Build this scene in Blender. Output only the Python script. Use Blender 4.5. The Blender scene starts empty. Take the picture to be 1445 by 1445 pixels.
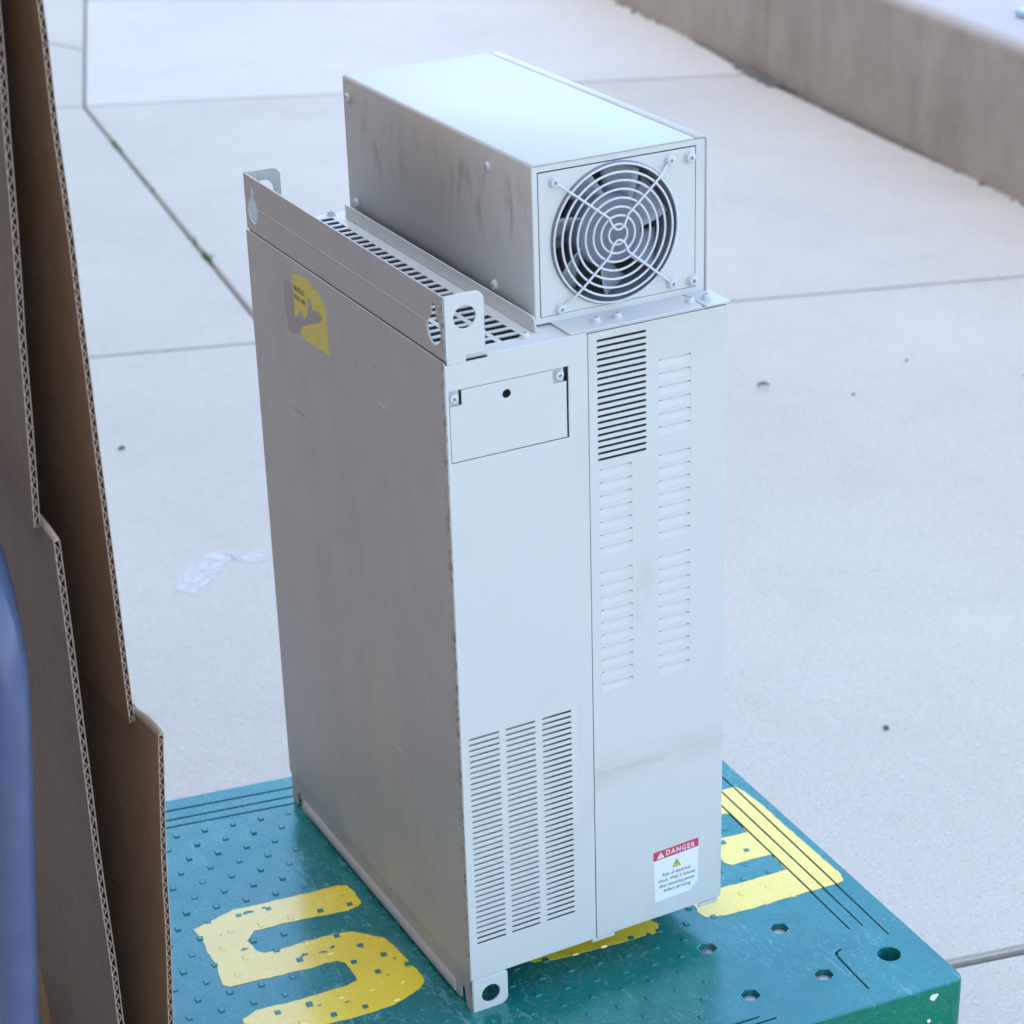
import bpy, bmesh, math, random
from mathutils import Vector, Matrix, noise
PI = math.pi
R_ = math.radians
random.seed(7)
sc = bpy.context.scene
COL = sc.collection
Z0 = 0.30            # height of the cabinet's underside above the concrete
FOOT = 0.0366        # length of the cabinet's feet
DECK = Z0 - FOOT     # top of the cart deck

# ------------------------------------------------------------------ camera
cam = bpy.data.cameras.new('camera')
camo = bpy.data.objects.new('camera', cam)
COL.objects.link(camo)
camo.location = (-0.7171, -1.5110, 1.2361 + Z0)
camo.rotation_euler = (1.1416, 0.0283, -0.4862)
cam.sensor_width = 36
cam.lens = 3133.71 / 1445 * 36
cam.clip_end = 500
cam.dof.use_dof = True
cam.dof.focus_distance = 1.98
cam.dof.aperture_fstop = 10.5
sc.camera = camo

# ------------------------------------------------------------------ world and sun
SUN_EL, SUN_AZ = R_(48), R_(285)      # azimuth clockwise from +Y
w = bpy.data.worlds.new('World')
sc.world = w
w.use_nodes = True
wn = w.node_tree.nodes
sky = wn.new('ShaderNodeTexSky')
sky.sky_type = 'NISHITA'
sky.sun_disc = False
sky.sun_elevation = SUN_EL
sky.sun_rotation = SUN_AZ
sky.air_density = 1.0
sky.dust_density = 2.4
sky.ozone_density = 0.0
w.node_tree.links.new(sky.outputs[0], wn['Background'].inputs[0])
wn['Background'].inputs[1].default_value = 0.15
sun = bpy.data.lights.new('sun', 'SUN')
suno = bpy.data.objects.new('sun', sun)
COL.objects.link(suno)
sun.energy = 3.0
sun.angle = R_(0.53)
sun.color = (1.0, 0.96, 0.90)
sd = Vector((math.sin(SUN_AZ) * math.cos(SUN_EL), math.cos(SUN_AZ) * math.cos(SUN_EL), math.sin(SUN_EL)))
suno.rotation_euler = sd.to_track_quat('Z', 'Y').to_euler()
sc.view_settings.view_transform = 'Standard'
sc.view_settings.look = 'None'
sc.view_settings.gamma = 1
sc.view_settings.exposure = 2.42
sc.render.resolution_x = sc.render.resolution_y = 1024

# ------------------------------------------------------------------ materials
class NT:
    def __init__(s, name):
        s.m = bpy.data.materials.new(name)
        s.m.use_nodes = True
        s.n = s.m.node_tree.nodes
        s.l = s.m.node_tree.links
        s.b = s.n['Principled BSDF']
        s.co = s.n.new('ShaderNodeTexCoord').outputs['Object']
    def mp(s, scale=(1, 1, 1), rot=(0, 0, 0), loc=(0, 0, 0)):
        m = s.n.new('ShaderNodeMapping')
        m.inputs['Scale'].default_value = scale
        m.inputs['Rotation'].default_value = rot
        m.inputs['Location'].default_value = loc
        s.l.new(s.co, m.inputs[0])
        return m.outputs[0]
    def noise(s, scale, detail=4, rough=.55, vec=None, dist=0):
        t = s.n.new('ShaderNodeTexNoise')
        t.inputs['Scale'].default_value = scale
        t.inputs['Detail'].default_value = detail
        t.inputs['Roughness'].default_value = rough
        t.inputs['Distortion'].default_value = dist
        s.l.new(vec or s.co, t.inputs['Vector'])
        return t.outputs[0]
    def vor(s, scale, vec=None, feature='F1', out=0):
        t = s.n.new('ShaderNodeTexVoronoi')
        t.feature = feature
        t.inputs['Scale'].default_value = scale
        s.l.new(vec or s.co, t.inputs['Vector'])
        return t.outputs[out]
    def ramp(s, fac, a, b, va=0., vb=1.):
        t = s.n.new('ShaderNodeMapRange')
        t.inputs[1].default_value = a
        t.inputs[2].default_value = b
        t.inputs[3].default_value = va
        t.inputs[4].default_value = vb
        s.l.new(fac, t.inputs[0])
        return t.outputs[0]
    def mix(s, fac, a, b):
        t = s.n.new('ShaderNodeMix')
        t.data_type = 'RGBA'
        for k, v in ((0, fac), (6, a), (7, b)):
            if hasattr(v, 'is_linked') or hasattr(v, 'links'):
                s.l.new(v, t.inputs[k])
            else:
                t.inputs[k].default_value = v if k == 0 else (*v, 1)
        return t.outputs[2]
    def mul(s, a, b):
        t = s.n.new('ShaderNodeMath')
        t.operation = 'MULTIPLY'
        for k, v in ((0, a), (1, b)):
            if hasattr(v, 'links'): s.l.new(v, t.inputs[k])
            else: t.inputs[k].default_value = v
        return t.outputs[0]
    def sep(s):
        t = s.n.new('ShaderNodeSeparateXYZ')
        s.l.new(s.co, t.inputs[0])
        return t.outputs
    def set(s, col=None, rough=None, bump=None, bd=.001, bs=1., spec=None, metal=None):
        for k, v in (('Base Color', col), ('Roughness', rough), ('Specular IOR Level', spec), ('Metallic', metal)):
            if v is None: continue
            if hasattr(v, 'links'): s.l.new(v, s.b.inputs[k])
            else: s.b.inputs[k].default_value = (*v, 1) if k == 'Base Color' else v
        if bump is not None:
            t = s.n.new('ShaderNodeBump')
            t.inputs['Distance'].default_value = bd
            t.inputs['Strength'].default_value = bs
            s.l.new(bump, t.inputs['Height'])
            s.l.new(t.outputs[0], s.b.inputs['Normal'])
        return s.m

def simple(name, col, rough=.5, metal=0., spec=.5):
    return NT(name).set(col, rough, spec=spec, metal=metal)

def make_paint():
    t = NT('grey_enamel')
    big = t.ramp(t.noise(5, 5, .6, dist=.4), .56, .76)
    streak = t.ramp(t.noise(14, 6, .65, t.mp((1, 1, .25))), .56, .74)
    speck = t.ramp(t.noise(260, 3, .6), .70, .76)
    c = t.mix(t.mul(big, .42), (.618, .625, .578), (.50, .49, .44))
    c = t.mix(t.mul(t.mul(streak, t.ramp(t.noise(5, 3), .42, .62)), .42), c, (.36, .34, .30))
    c = t.mix(t.mul(speck, .30), c, (.30, .29, .27))
    return t.set(c, t.ramp(t.noise(30, 4), .3, .7, .36, .50), t.noise(900, 2), .00012, .5)

def make_cover_paint():
    t = NT('handled_grey_enamel')
    x, y, z = t.sep()
    def near(v, c, w):
        s_ = t.n.new('ShaderNodeMath'); s_.operation = 'SUBTRACT'; t.l.new(v, s_.inputs[0]); s_.inputs[1].default_value = c
        a_ = t.n.new('ShaderNodeMath'); a_.operation = 'ABSOLUTE'; t.l.new(s_.outputs[0], a_.inputs[0])
        return t.ramp(a_.outputs[0], w, 0.)
    n1 = t.ramp(t.noise(16, 6, .7, t.mp((1, 1, 1.6))), .38, .66)
    band = t.mul(near(z, .178, .022), t.ramp(t.noise(24, 6, .7, t.mp((.5, 1, 3))), .35, .62))
    c = t.mix(t.mul(band, .50), (.618, .625, .578), (.43, .41, .34))
    topd = t.mul(t.ramp(z, .545, .603), n1)
    c = t.mix(t.mul(topd, .42), c, (.50, .465, .36))
    blot = t.mul(near(x, .187, .020), t.mul(near(z, .345, .06), t.ramp(t.noise(40, 6, .7), .45, .68)))
    c = t.mix(t.mul(blot, .55), c, (.40, .39, .34))
    lowb = t.mul(t.ramp(z, .12, .0), t.ramp(t.noise(30, 6, .7, t.mp((1, 1, .5))), .45, .7))
    c = t.mix(t.mul(lowb, .28), c, (.42, .40, .36))
    return t.set(c, .42, t.noise(900, 2), .00012, .5)

def make_plate_paint():
    t = NT('grimy_grey_enamel')
    x, y, z = t.sep()
    fade = t.ramp(t.noise(4.5, 5, .55, t.mp((1, 1, .5))), .35, .70)
    c = t.mix(fade, (.475, .45, .43), (.575, .505, .445))
    st = t.ramp(t.noise(26, 7, .72, t.mp((1, 1, .085), (.05, 0, 0))), .62, .82)
    st2 = t.ramp(t.noise(3, 2), .45, .62)
    c = t.mix(t.mul(t.mul(st, st2), .85), c, (.68, .68, .69))
    mot = t.ramp(t.noise(16, 7, .7), .42, .70)
    c = t.mix(t.mul(mot, .38), c, (.38, .345, .32))
    fs = t.ramp(t.noise(70, 4, .65, t.mp((1, .10, 1), (.9, 0, 0))), .685, .715)
    c = t.mix(t.mul(fs, .65), c, (.66, .65, .64))
    fs2 = t.ramp(t.noise(60, 4, .65, t.mp((1, .07, 1), (-1.2, 0, 0), (0, 4, 2))), .70, .73)
    c = t.mix(t.mul(fs2, .55), c, (.25, .22, .21))
    dk = t.ramp(t.noise(60, 5, .7, t.mp((1, 1, .3))), .66, .78)
    c = t.mix(t.mul(dk, .45), c, (.20, .18, .17))
    ed = t.ramp(y, .010, .0, 0, 1)
    ch = t.ramp(t.noise(120, 4, .7), .52, .58)
    c = t.mix(t.mul(t.mul(ed, ch), .8), c, (.12, .11, .11))
    return t.set(c, t.ramp(fade, 0, 1, .42, .55), t.noise(500, 3), .0002, .5)

def make_housing_paint():
    t = NT('smudged_grey_enamel')
    x, y, z = t.sep()
    sm = t.ramp(t.noise(30, 4, .55, t.mp((1, 1.9, .62), (.35, 0, 0)), .3), .52, .68)
    sm2 = t.ramp(t.noise(7, 2, .5, t.mp(loc=(0, .13, 0))), .30, .50)
    hi = t.mul(t.ramp(z, .655, .690, 0, 1), t.ramp(z, .735, .712, 0, 1))
    side = t.ramp(x, .1025, .1015, 0, 1)
    film = t.mix(t.ramp(z, .62, .72, .25, 1.), (.62, .63, .60), (.59, .54, .48))
    c = t.mix(side, (.618, .625, .578), film)
    c = t.mix(t.mul(t.mul(t.mul(sm, sm2), side), t.ramp(hi, 0, 1, .06, .60)), c, (.28, .245, .22))
    return t.set(c, .62, t.noise(900, 2), .00012, .5)

def make_deck(name='teal_plastic', spec=.95, r0=.10, r1=.30, ca=(.001, .128, .112), cb=(.002, .180, .150)):
    t = NT(name)
    n1 = t.ramp(t.noise(9, 5, .6), .35, .7)
    c = t.mix(n1, ca, cb)
    scuff = t.ramp(t.noise(70, 7, .75, dist=1.4), .60, .74)
    zone = t.ramp(t.noise(8, 3), .44, .62)
    c = t.mix(t.mul(t.mul(scuff, zone), .60), c, (.24, .33, .37))
    scr = t.ramp(t.noise(60, 3, .6, t.mp((1, .06, 1), (0, 0, .6))), .70, .735)
    scr2 = t.ramp(t.noise(50, 3, .6, t.mp((1, .05, 1), (0, 0, -1.1))), .71, .745)
    c = t.mix(t.mul(scr, .38), c, (.30, .42, .44))
    c = t.mix(t.mul(scr2, .38), c, (.30, .42, .44))
    scr3 = t.ramp(t.noise(90, 3, .6, t.mp((1, .04, 1), (0, 0, 1.9), (3, 2, 0))), .70, .73)
    c = t.mix(t.mul(scr3, .45), c, (.34, .46, .48))
    sw = t.ramp(t.noise(120, 8, .8, t.mp((1, .5, 1), (0, 0, .8)), 2.5), .58, .70)
    rz = t.ramp(t.noise(13, 3, .6, t.mp(loc=(5, 5, 0))), .42, .58)
    c = t.mix(t.mul(t.mul(sw, rz), .80), c, (.19, .33, .36))
    dirt = t.ramp(t.noise(23, 5, .65), .58, .74)
    c = t.mix(t.mul(dirt, .50), c, (.15, .14, .16))
    r = t.ramp(t.noise(45, 6, .7), .35, .75, r0, r1)
    # scraped patches are matt and paler than the polished skin
    wz = t.ramp(t.noise(10, 4, .6, t.mp(loc=(2, 7, 0))), .40, .55)
    wear = t.mul(t.ramp(t.noise(95, 8, .78, t.mp((1, .45, 1), (0, 0, .5)), 1.8), .52, .66), wz)
    wear2 = t.mul(t.ramp(t.noise(150, 8, .8, t.mp((.5, 1, 1), (0, 0, -.4), (4, 1, 0)), 2.2), .56, .68), t.ramp(t.noise(14, 3, .6, t.mp(loc=(9, 3, 0))), .40, .55))
    c = t.mix(t.mul(wear, .70), c, (.17, .32, .35))
    c = t.mix(t.mul(wear2, .70), c, (.25, .32, .37))
    rr_ = t.n.new('ShaderNodeMath'); rr_.operation = 'MULTIPLY_ADD'
    t.l.new(wear, rr_.inputs[0]); rr_.inputs[1].default_value = .34; t.l.new(r, rr_.inputs[2])
    r2_ = t.n.new('ShaderNodeMath'); r2_.operation = 'MULTIPLY_ADD'
    t.l.new(wear2, r2_.inputs[0]); r2_.inputs[1].default_value = .34; t.l.new(rr_.outputs[0], r2_.inputs[2])
    r = r2_.outputs[0]
    bn = t.n.new('ShaderNodeMath'); bn.operation = 'ADD'
    t.l.new(t.mul(t.noise(11, 2, .4), 1.0), bn.inputs[0])
    t.l.new(t.mul(t.noise(240, 4, .7), .075), bn.inputs[1])
    if spec > .5:
        t.b.inputs['IOR'].default_value = 2.05
        t.b.inputs['Specular Tint'].default_value = (.46, .86, 1.0, 1)
        return t.set(c, r, bn.outputs[0], .006, .42, spec=.5)
    return t.set(c, r, bn.outputs[0], .006, .35, spec=spec)

def make_yellow():
    t = NT('yellow_spray_paint')
    ch = t.ramp(t.noise(75, 6, .72, dist=.6), .655, .67)
    zone = t.ramp(t.noise(16, 3, .5), .42, .55)
    tone = t.ramp(t.noise(18, 4), .3, .7)
    c = t.mix(tone, (.93, .62, .004), (.95, .71, .012))
    c = t.mix(t.ramp(t.noise(300, 4, .7), .66, .76, 0, .3), c, (.45, .34, .06))
    c = t.mix(t.mul(ch, zone), c, (.006, .15, .13))
    t.b.inputs['Coat Weight'].default_value = 1.0
    t.b.inputs['Coat Roughness'].default_value = .14
    t.b.inputs['Coat IOR'].default_value = 1.70
    return t.set(c, t.ramp(t.noise(60, 5, .7), .35, .75, .20, .36), t.noise(200, 5, .7), .0006, .5, spec=.95)


def make_card(name, a, b):
    t = NT(name)
    n = t.noise(45, 6, .7)
    rib = t.n.new('ShaderNodeTexWave')
    rib.wave_type = 'BANDS'; rib.bands_direction = 'Z'
    rib.inputs['Scale'].default_value = 33.
    rib.inputs['Distortion'].default_value = .3
    t.l.new(t.co, rib.inputs[0])
    c = t.mix(t.ramp(n, .3, .7), a, b)
    c = t.mix(t.ramp(t.noise(500, 3, .6), .62, .75, 0, .35), c, (.20, .12, .07))
    return t.set(c, .75, rib.outputs[1], .0004, .25, spec=.3)

def make_concrete(name='concrete', tint=(1, 1, 1), k=1.):
    t = NT(name)
    big = t.ramp(t.noise(.9, 6, .6), .3, .72)
    A = tuple(v * k * q for v, q in zip((.492, .447, .377), tint))
    B = tuple(v * k * q for v, q in zip((.577, .526, .441), tint))
    c = t.mix(big, A, B)
    mid = t.ramp(t.noise(7, 6, .65), .55, .8)
    c = t.mix(t.mul(mid, .35), c, tuple(v * .78 for v in A))
    blot = t.ramp(t.noise(2.6, 7, .7, dist=.6), .50, .68)
    c = t.mix(t.mul(blot, .20), c, tuple(v * .72 for v in A))
    rust = t.ramp(t.noise(2.3, 3, .5), .63, .76)
    c = t.mix(t.mul(rust, .18), c, (.55, .42, .34))
    fine = t.ramp(t.noise(330, 5, .75), .32, .72)
    c = t.mix(t.mul(fine, .30), c, tuple(min(v * 1.5, .8) for v in B))
    cell = t.vor(230, out=0)
    rnd = t.n.new('ShaderNodeTexVoronoi'); rnd.inputs['Scale'].default_value = 230
    t.l.new(t.co, rnd.inputs['Vector'])
    sep = t.n.new('ShaderNodeSeparateColor'); t.l.new(rnd.outputs[1], sep.inputs[0])
    spot = t.ramp(cell, .55, .18)
    c = t.mix(t.mul(t.mul(spot, t.ramp(sep.outputs[0], .72, 1.0)), .50), c, (.80, .80, .79))
    c = t.mix(t.mul(t.mul(spot, t.ramp(sep.outputs[1], .66, 1.0)), .55), c, (.22, .21, .20))
    return t.set(c, .85, t.noise(420, 5, .7), .0012, .55, spec=.25)

def make_wall():
    t = NT('stained_concrete')
    big = t.ramp(t.noise(4.5, 7, .68, t.mp((1, 1, .8))), .30, .72)
    c = t.mix(big, (.30, .262, .220), (.44, .39, .33))
    st = t.ramp(t.noise(11, 5, .6, t.mp((1, 1, .10))), .45, .72)
    c = t.mix(t.mul(st, .28), c, (.43, .385, .335))
    st2 = t.ramp(t.noise(6, 5, .6, t.mp((1, 1, .16), loc=(3, 1, 0))), .55, .78)
    c = t.mix(t.mul(st2, .40), c, (.20, .18, .15))
    moss = t.ramp(t.noise(4, 5, .6, t.mp((1, 1, .7), loc=(7, 0, 0))), .58, .8)
    c = t.mix(t.mul(moss, .35), c, (.20, .21, .14))
    # horizontal top coloured paler, its stronger light from above put into the colour
    z = t.sep()[2]
    c = t.mix(t.ramp(z, .33, .366), c, (.50, .48, .455))
    return t.set(c, .9, t.noise(90, 6, .7), .004, .5, spec=.2)

def make_tube():
    t = NT('blue_tube_enamel')
    c = t.mix(t.ramp(t.noise(40, 5, .6), .35, .7), (.074, .098, .175), (.09, .115, .20))
    sc_ = t.ramp(t.noise(160, 5, .7, t.mp((1, 1, .2))), .72, .75)
    c = t.mix(t.mul(sc_, .6), c, (.45, .46, .48))
    return t.set(c, .28)

def make_brick():
    t = NT('brown_brick')
    b = t.n.new('ShaderNodeTexBrick')
    b.inputs['Scale'].default_value = 4.2
    b.inputs['Color1'].default_value = (.30, .16, .10, 1)
    b.inputs['Color2'].default_value = (.25, .135, .085, 1)
    b.inputs['Mortar'].default_value = (.30, .27, .24, 1)
    t.l.new(t.mp((1, 1, 1), (0, R_(90), 0)), b.inputs[0])
    return t.set(b.outputs[0], .9)

M = dict(paint=make_paint(), cover=make_cover_paint(), plate=make_plate_paint(), housing=make_housing_paint(), deck=make_deck(), deck_side=make_deck('teal_plastic_side', .20, .3, .45, (.001, .150, .092), (.002, .210, .120)), yellow=make_yellow(),
         card=make_card('kraft_liner', (.28, .155, .082), (.34, .195, .106)),
         card_out=make_card('kraft_outer_liner', (.150, .100, .074), (.185, .128, .096)),
         flute=make_card('kraft_flute', (.34, .24, .16), (.42, .31, .22)),
         rim=simple('cut_kraft_edge', (.52, .41, .32), .8), concrete=make_concrete(), pale=make_concrete('pale_concrete', (.99, 1.0, 1.01), 1.13), wall=make_wall(), tube=make_tube(), brick=make_brick(),
         joint=NT('joint_dirt').set((.16, .15, .14), .95), steel=NT('dull_steel').set((.42, .38, .40), .38, metal=.6),
         recess=simple('screw_recess', (.10, .10, .11), .5), screw=simple('painted_screw', (.60, .62, .63), .35),
         fan=simple('grey_fan_plastic', (.21, .225, .26), .35), blade=simple('fan_blade_plastic', (.36, .38, .41), .35), black=simple('black_plastic', (.02, .02, .022), .5),
         wire=simple('grey_wire_enamel', (.66, .67, .68), .35), white=simple('white_label', (.82, .83, .84), .4),
         red=simple('red_print', (.62, .055, .11), .4), ink=simple('black_print', (.03, .03, .035), .5),
         ytri=simple('yellow_print', (.80, .62, .02), .4), residue=simple('label_residue', (.44, .405, .375), .8),
         moss=simple('green_moss', (.10, .22, .05), .8), leaf=simple('dry_leaf', (.11, .07, .055), .8),
         rubber=simple('dark_rubber', (.03, .03, .03), .7), pebble=simple('dark_pebble', (.09, .09, .11), .8),
         bluep=simple('pale_blue_plastic', (.42, .58, .74), .35), dblue=simple('dark_blue_plastic', (.02, .06, .14), .4))

def make_ylabel():
    t = NT('yellow_label')
    c = t.mix(t.ramp(t.noise(70, 5, .7), .55, .72), (.80, .63, .05), (.80, .70, .26))
    return t.set(c, .45)
M['ylabel'] = make_ylabel()
M['worn_yellow'] = simple('worn_yellow_paint', (.36, .29, .05), .6, spec=.25)
M['stud_side'] = simple('scuffed_teal_plastic', (.045, .20, .195), .65, spec=.25)
def make_chalk():
    t = NT('chalk')
    n = t.ramp(t.noise(60, 5, .7), .36, .60, .0, .70)
    t.l.new(n, t.b.inputs['Alpha'])
    return t.set((.80, .82, .80), .9)
M['chalk'] = make_chalk()

# ------------------------------------------------------------------ helpers
def link(name, me, mat=None, parent=None, loc=(0, 0, 0), smooth=None):
    o = bpy.data.objects.new(name, me)
    COL.objects.link(o)
    o.location = loc
    if parent: o.parent = parent
    if mat and not me.materials: me.materials.append(M[mat])
    if smooth is not None:
        for p in me.polygons: p.use_smooth = True
        try: me.set_sharp_from_angle(angle=R_(smooth))
        except Exception: pass
    return o

def build(name, bm, mat, parent=None, loc=(0, 0, 0), smooth=None):
    bmesh.ops.recalc_face_normals(bm, faces=bm.faces)
    me = bpy.data.meshes.new(name)
    bm.to_mesh(me)
    bm.free()
    return link(name, me, mat, parent, loc, smooth)

def empty(name, loc, label, cat, group=None):
    o = bpy.data.objects.new(name, None)
    COL.objects.link(o)
    o.location = loc
    o.empty_display_size = .05
    return tag(o, label, cat, group)

def tag(o, label, cat, group=None):
    o['label'] = label
    o['category'] = cat
    if group: o['group'] = group
    return o

def box(bm, x0, x1, y0, y1, z0, z1, bev=0):
    r = bmesh.ops.create_cube(bm, size=1)
    for v in r['verts']:
        v.co = Vector(((x0 + x1) / 2 + v.co.x * (x1 - x0), (y0 + y1) / 2 + v.co.y * (y1 - y0), (z0 + z1) / 2 + v.co.z * (z1 - z0)))
    if bev:
        es = {e for v in r['verts'] for e in v.link_edges}
        bmesh.ops.bevel(bm, geom=list(es), offset=bev, segments=2, affect='EDGES', profile=.5)
    return r

def circle(cx, cy, r, n=32, a0=0):
    return [(cx + r * math.cos(a0 + 2 * PI * i / n), cy + r * math.sin(a0 + 2 * PI * i / n)) for i in range(n)]

def rrect(x0, x1, y0, y1, r=0, corners=(1, 1, 1, 1), n=5):
    """outline of a rectangle; corners (bl, br, tr, tl) say which are rounded"""
    out = []
    for k, (cx, cy, a) in enumerate(((x0, y0, PI), (x1, y0, 1.5 * PI), (x1, y1, 0), (x0, y1, .5 * PI))):
        if r and corners[k]:
            ox = cx + (r if cx == x0 else -r)
            oy = cy + (r if cy == y0 else -r)
            out += [(ox + r * math.cos(a + .5 * PI * i / n), oy + r * math.sin(a + .5 * PI * i / n)) for i in range(n + 1)]
        else: out.append((cx, cy))
    return out

def plate_mesh(name, outline, holes, thick, plane, at, bev=.0003):
    """flat sheet with real holes. plane: 'F' (x,z facing -y), 'L' (y,z facing -x), 'T' (x,y facing +z). at: coordinate of the outer face"""
    cu = bpy.data.curves.new(name, 'CURVE')
    cu.dimensions = '2D'
    cu.fill_mode = 'BOTH'
    cu.extrude = max(thick / 2 - bev, 1e-5)
    cu.bevel_depth = bev
    cu.bevel_resolution = 1
    cu.offset = -bev
    for poly in [outline] + list(holes):
        sp = cu.splines.new('POLY')
        sp.points.add(len(poly) - 1)
        for p, (a, b) in zip(sp.points, poly): p.co = (a, b, 0, 1)
        sp.use_cyclic_u = True
    o = bpy.data.objects.new(name, cu)
    COL.objects.link(o)
    dg = bpy.context.evaluated_depsgraph_get()
    me = bpy.data.meshes.new_from_object(o.evaluated_get(dg))
    bpy.data.objects.remove(o)
    bpy.data.curves.remove(cu)
    me.materials.clear()
    me.name = name
    h = thick / 2
    for v in me.vertices:
        a, b, c = v.co
        if plane == 'F': v.co = (a, at + h - c, b)
        elif plane == 'L': v.co = (at + h - c, a, b)
        else: v.co = (a, b, at - h + c)
    bm = bmesh.new()
    bm.from_mesh(me)
    bmesh.ops.remove_doubles(bm, verts=bm.verts, dist=1e-6)
    bmesh.ops.recalc_face_normals(bm, faces=bm.faces)
    bm.to_mesh(me)
    bm.free()
    return me

def plate(name, outline, holes, thick, plane, at, mat, parent, bev=.0003, loc=(0, 0, 0)):
    return link(name, plate_mesh(name, outline, holes, thick, plane, at, bev), mat, parent, loc)

def join_meshes(meshes, name):
    bm = bmesh.new()
    for me in meshes: bm.from_mesh(me)
    out = bpy.data.meshes.new(name)
    bm.to_mesh(out)
    bm.free()
    return out

def lathe(bm, prof, n=24, axis='Z', mat=Matrix()):
    """prof: list of (r, h)"""
    rings = []
    for r, h in prof:
        if r < 1e-6: rings.append([bm.verts.new(mat @ Vector((0, 0, h)))])
        else: rings.append([bm.verts.new(mat @ Vector((r * math.cos(2 * PI * i / n), r * math.sin(2 * PI * i / n), h))) for i in range(n)])
    for a, b in zip(rings, rings[1:]):
        for i in range(n):
            j = (i + 1) % n
            if len(a) == 1 and len(b) == 1: continue
            if len(a) == 1: bm.faces.new((a[0], b[i], b[j]))
            elif len(b) == 1: bm.faces.new((a[i], a[j], b[0]))
            else: bm.faces.new((a[i], a[j], b[j], b[i]))

def tube(bm, pts, r, n=10, closed=False, cap=True):
    pts = [Vector(p) for p in pts]
    N = len(pts)
    rings = []
    up = None
    for i, p in enumerate(pts):
        a = pts[(i - 1) % N] if (closed or i > 0) else p
        b = pts[(i + 1) % N] if (closed or i < N - 1) else p
        t = (b - a).normalized()
        if up is None:
            up = t.orthogonal().normalized()
        up = (up - t * up.dot(t)).normalized()
        s = t.cross(up)
        rings.append([bm.verts.new(p + (up * math.cos(2 * PI * k / n) + s * math.sin(2 * PI * k / n)) * r) for k in range(n)])
    for i in range(N if closed else N - 1):
        A, B = rings[i], rings[(i + 1) % N]
        for k in range(n):
            bm.faces.new((A[k], A[(k + 1) % n], B[(k + 1) % n], B[k]))
    if cap and not closed:
        bm.faces.new(rings[0]); bm.faces.new(rings[-1])

def text_mesh(name, s, size, x, y, plane, at, align='CENTER', space=1., width=None, extr=.00004, bold=0):
    cu = bpy.data.curves.new(name, 'FONT')
    cu.body = s
    cu.size = size
    cu.align_x = align
    cu.space_character = space
    cu.extrude = extr
    cu.resolution_u = 3
    cu.offset = bold
    o = bpy.data.objects.new(name, cu)
    COL.objects.link(o)
    dg = bpy.context.evaluated_depsgraph_get()
    me = bpy.data.meshes.new_from_object(o.evaluated_get(dg))
    bpy.data.objects.remove(o)
    me.materials.clear()
    xs = [v.co.x for v in me.vertices]
    k = 1.
    if width: k = width / (max(xs) - min(xs))
    for v in me.vertices:
        a, b, c = v.co
        if plane == 'F': v.co = (x + a * k, at - c, y + b)
        else: v.co = (at - c, x - a * k, y + b)     # L: read from -x, to the right is -y
    me.flip_normals() if plane == 'L' else None
    return me

def poly_face(bm, pts):
    return bm.faces.new([bm.verts.new(p) for p in pts])

# ================================================================== THE SETTING
# ---- concrete ground: one dirt sheet under cast slabs
def slab_line(x, p, q): return p[1] + (q[1] - p[1]) * (x - p[0]) / (q[0] - p[0])
bm = bmesh.new()
poly_face(bm, [(-60, -60, -.012), (60, -60, -.012), (60, 60, -.012), (-60, 60, -.012)])
ground = build('ground', bm, 'joint')
ground['kind'] = 'structure'
ground['label'] = 'pale grey concrete yard with narrow dirt filled joints'
A0, A1 = (.437, 2.570), (2.304, 1.973)
def la(x): return slab_line(x, A0, A1)
G0, G1 = (.671, .121), (.754, .104)
def lg(x): return .121 + (x - .671) * -.21
Cc = (1.066, 4.549)
C1 = (1.535, 5.989)
def ld(x): return Cc[1] + (x - Cc[0]) * -.425
def wall_x(y):
    pts = [(-12, 1.2), (1.6, 2.56), (2.45, 2.655), (3.05, 2.738), (3.75, 2.836), (4.92, 3.018), (14, 4.43)]
    for (a, xa), (b, xb) in zip(pts, pts[1:]):
        if a <= y <= b: return xa + (xb - xa) * (y - a) / (b - a)
    return 4
def slab(pts, top=0., mat='concrete', gap=.004):
    c = sum((Vector(p) for p in pts), Vector((0, 0))) / len(pts)
    n = len(pts)
    # inset every edge by the gap
    area = sum(pts[i][0] * pts[(i + 1) % n][1] - pts[(i + 1) % n][0] * pts[i][1] for i in range(n))
    if area < 0: pts = pts[::-1]
    q = []
    for i in range(n):
        a, b, d = Vector(pts[i - 1]), Vector(pts[i]), Vector(pts[(i + 1) % n])
        e1, e2 = (b - a).normalized(), (d - b).normalized()
        n1, n2 = Vector((-e1.y, e1.x)), Vector((-e2.y, e2.x))
        m = (n1 + n2)
        q.append(b + m * (gap / max(.15, m.dot(n1))))
    bm = bmesh.new()
    f = poly_face(bm, [(p.x, p.y, top) for p in q])
    r = bmesh.ops.extrude_face_region(bm, geom=[f])
    for v in r['geom']:
        if isinstance(v, bmesh.types.BMVert): v.co.z -= .011 + top
    bmesh.ops.bevel(bm, geom=[e for e in bm.edges if all(abs(v.co.z - top) < 1e-5 for v in e.verts)], offset=.004, segments=2, affect='EDGES')
    build('concrete_slab', bm, mat, ground)
FAR = 26
wl = lambda y: (wall_x(y) - .012, y)
yA = 1.87
ew = (2.62, la(2.62))
dw = (2.822, ld(2.822))
slab([(-20, lg(-20)), (2.35, lg(2.35)), ew, A0, (-20, la(-20))], gap=.004)
slab([(-20, -20), (.9, -20), (2.3, lg(2.3)), (-20, lg(-20))], gap=.007)
B1 = (.79, la(.79))
slab([B1, ew, wl(3.0), dw, Cc])
slab([(-20, la(-20)), B1, Cc, (-20, ld(-20))])
C2 = (2.262, 5.466)
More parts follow.
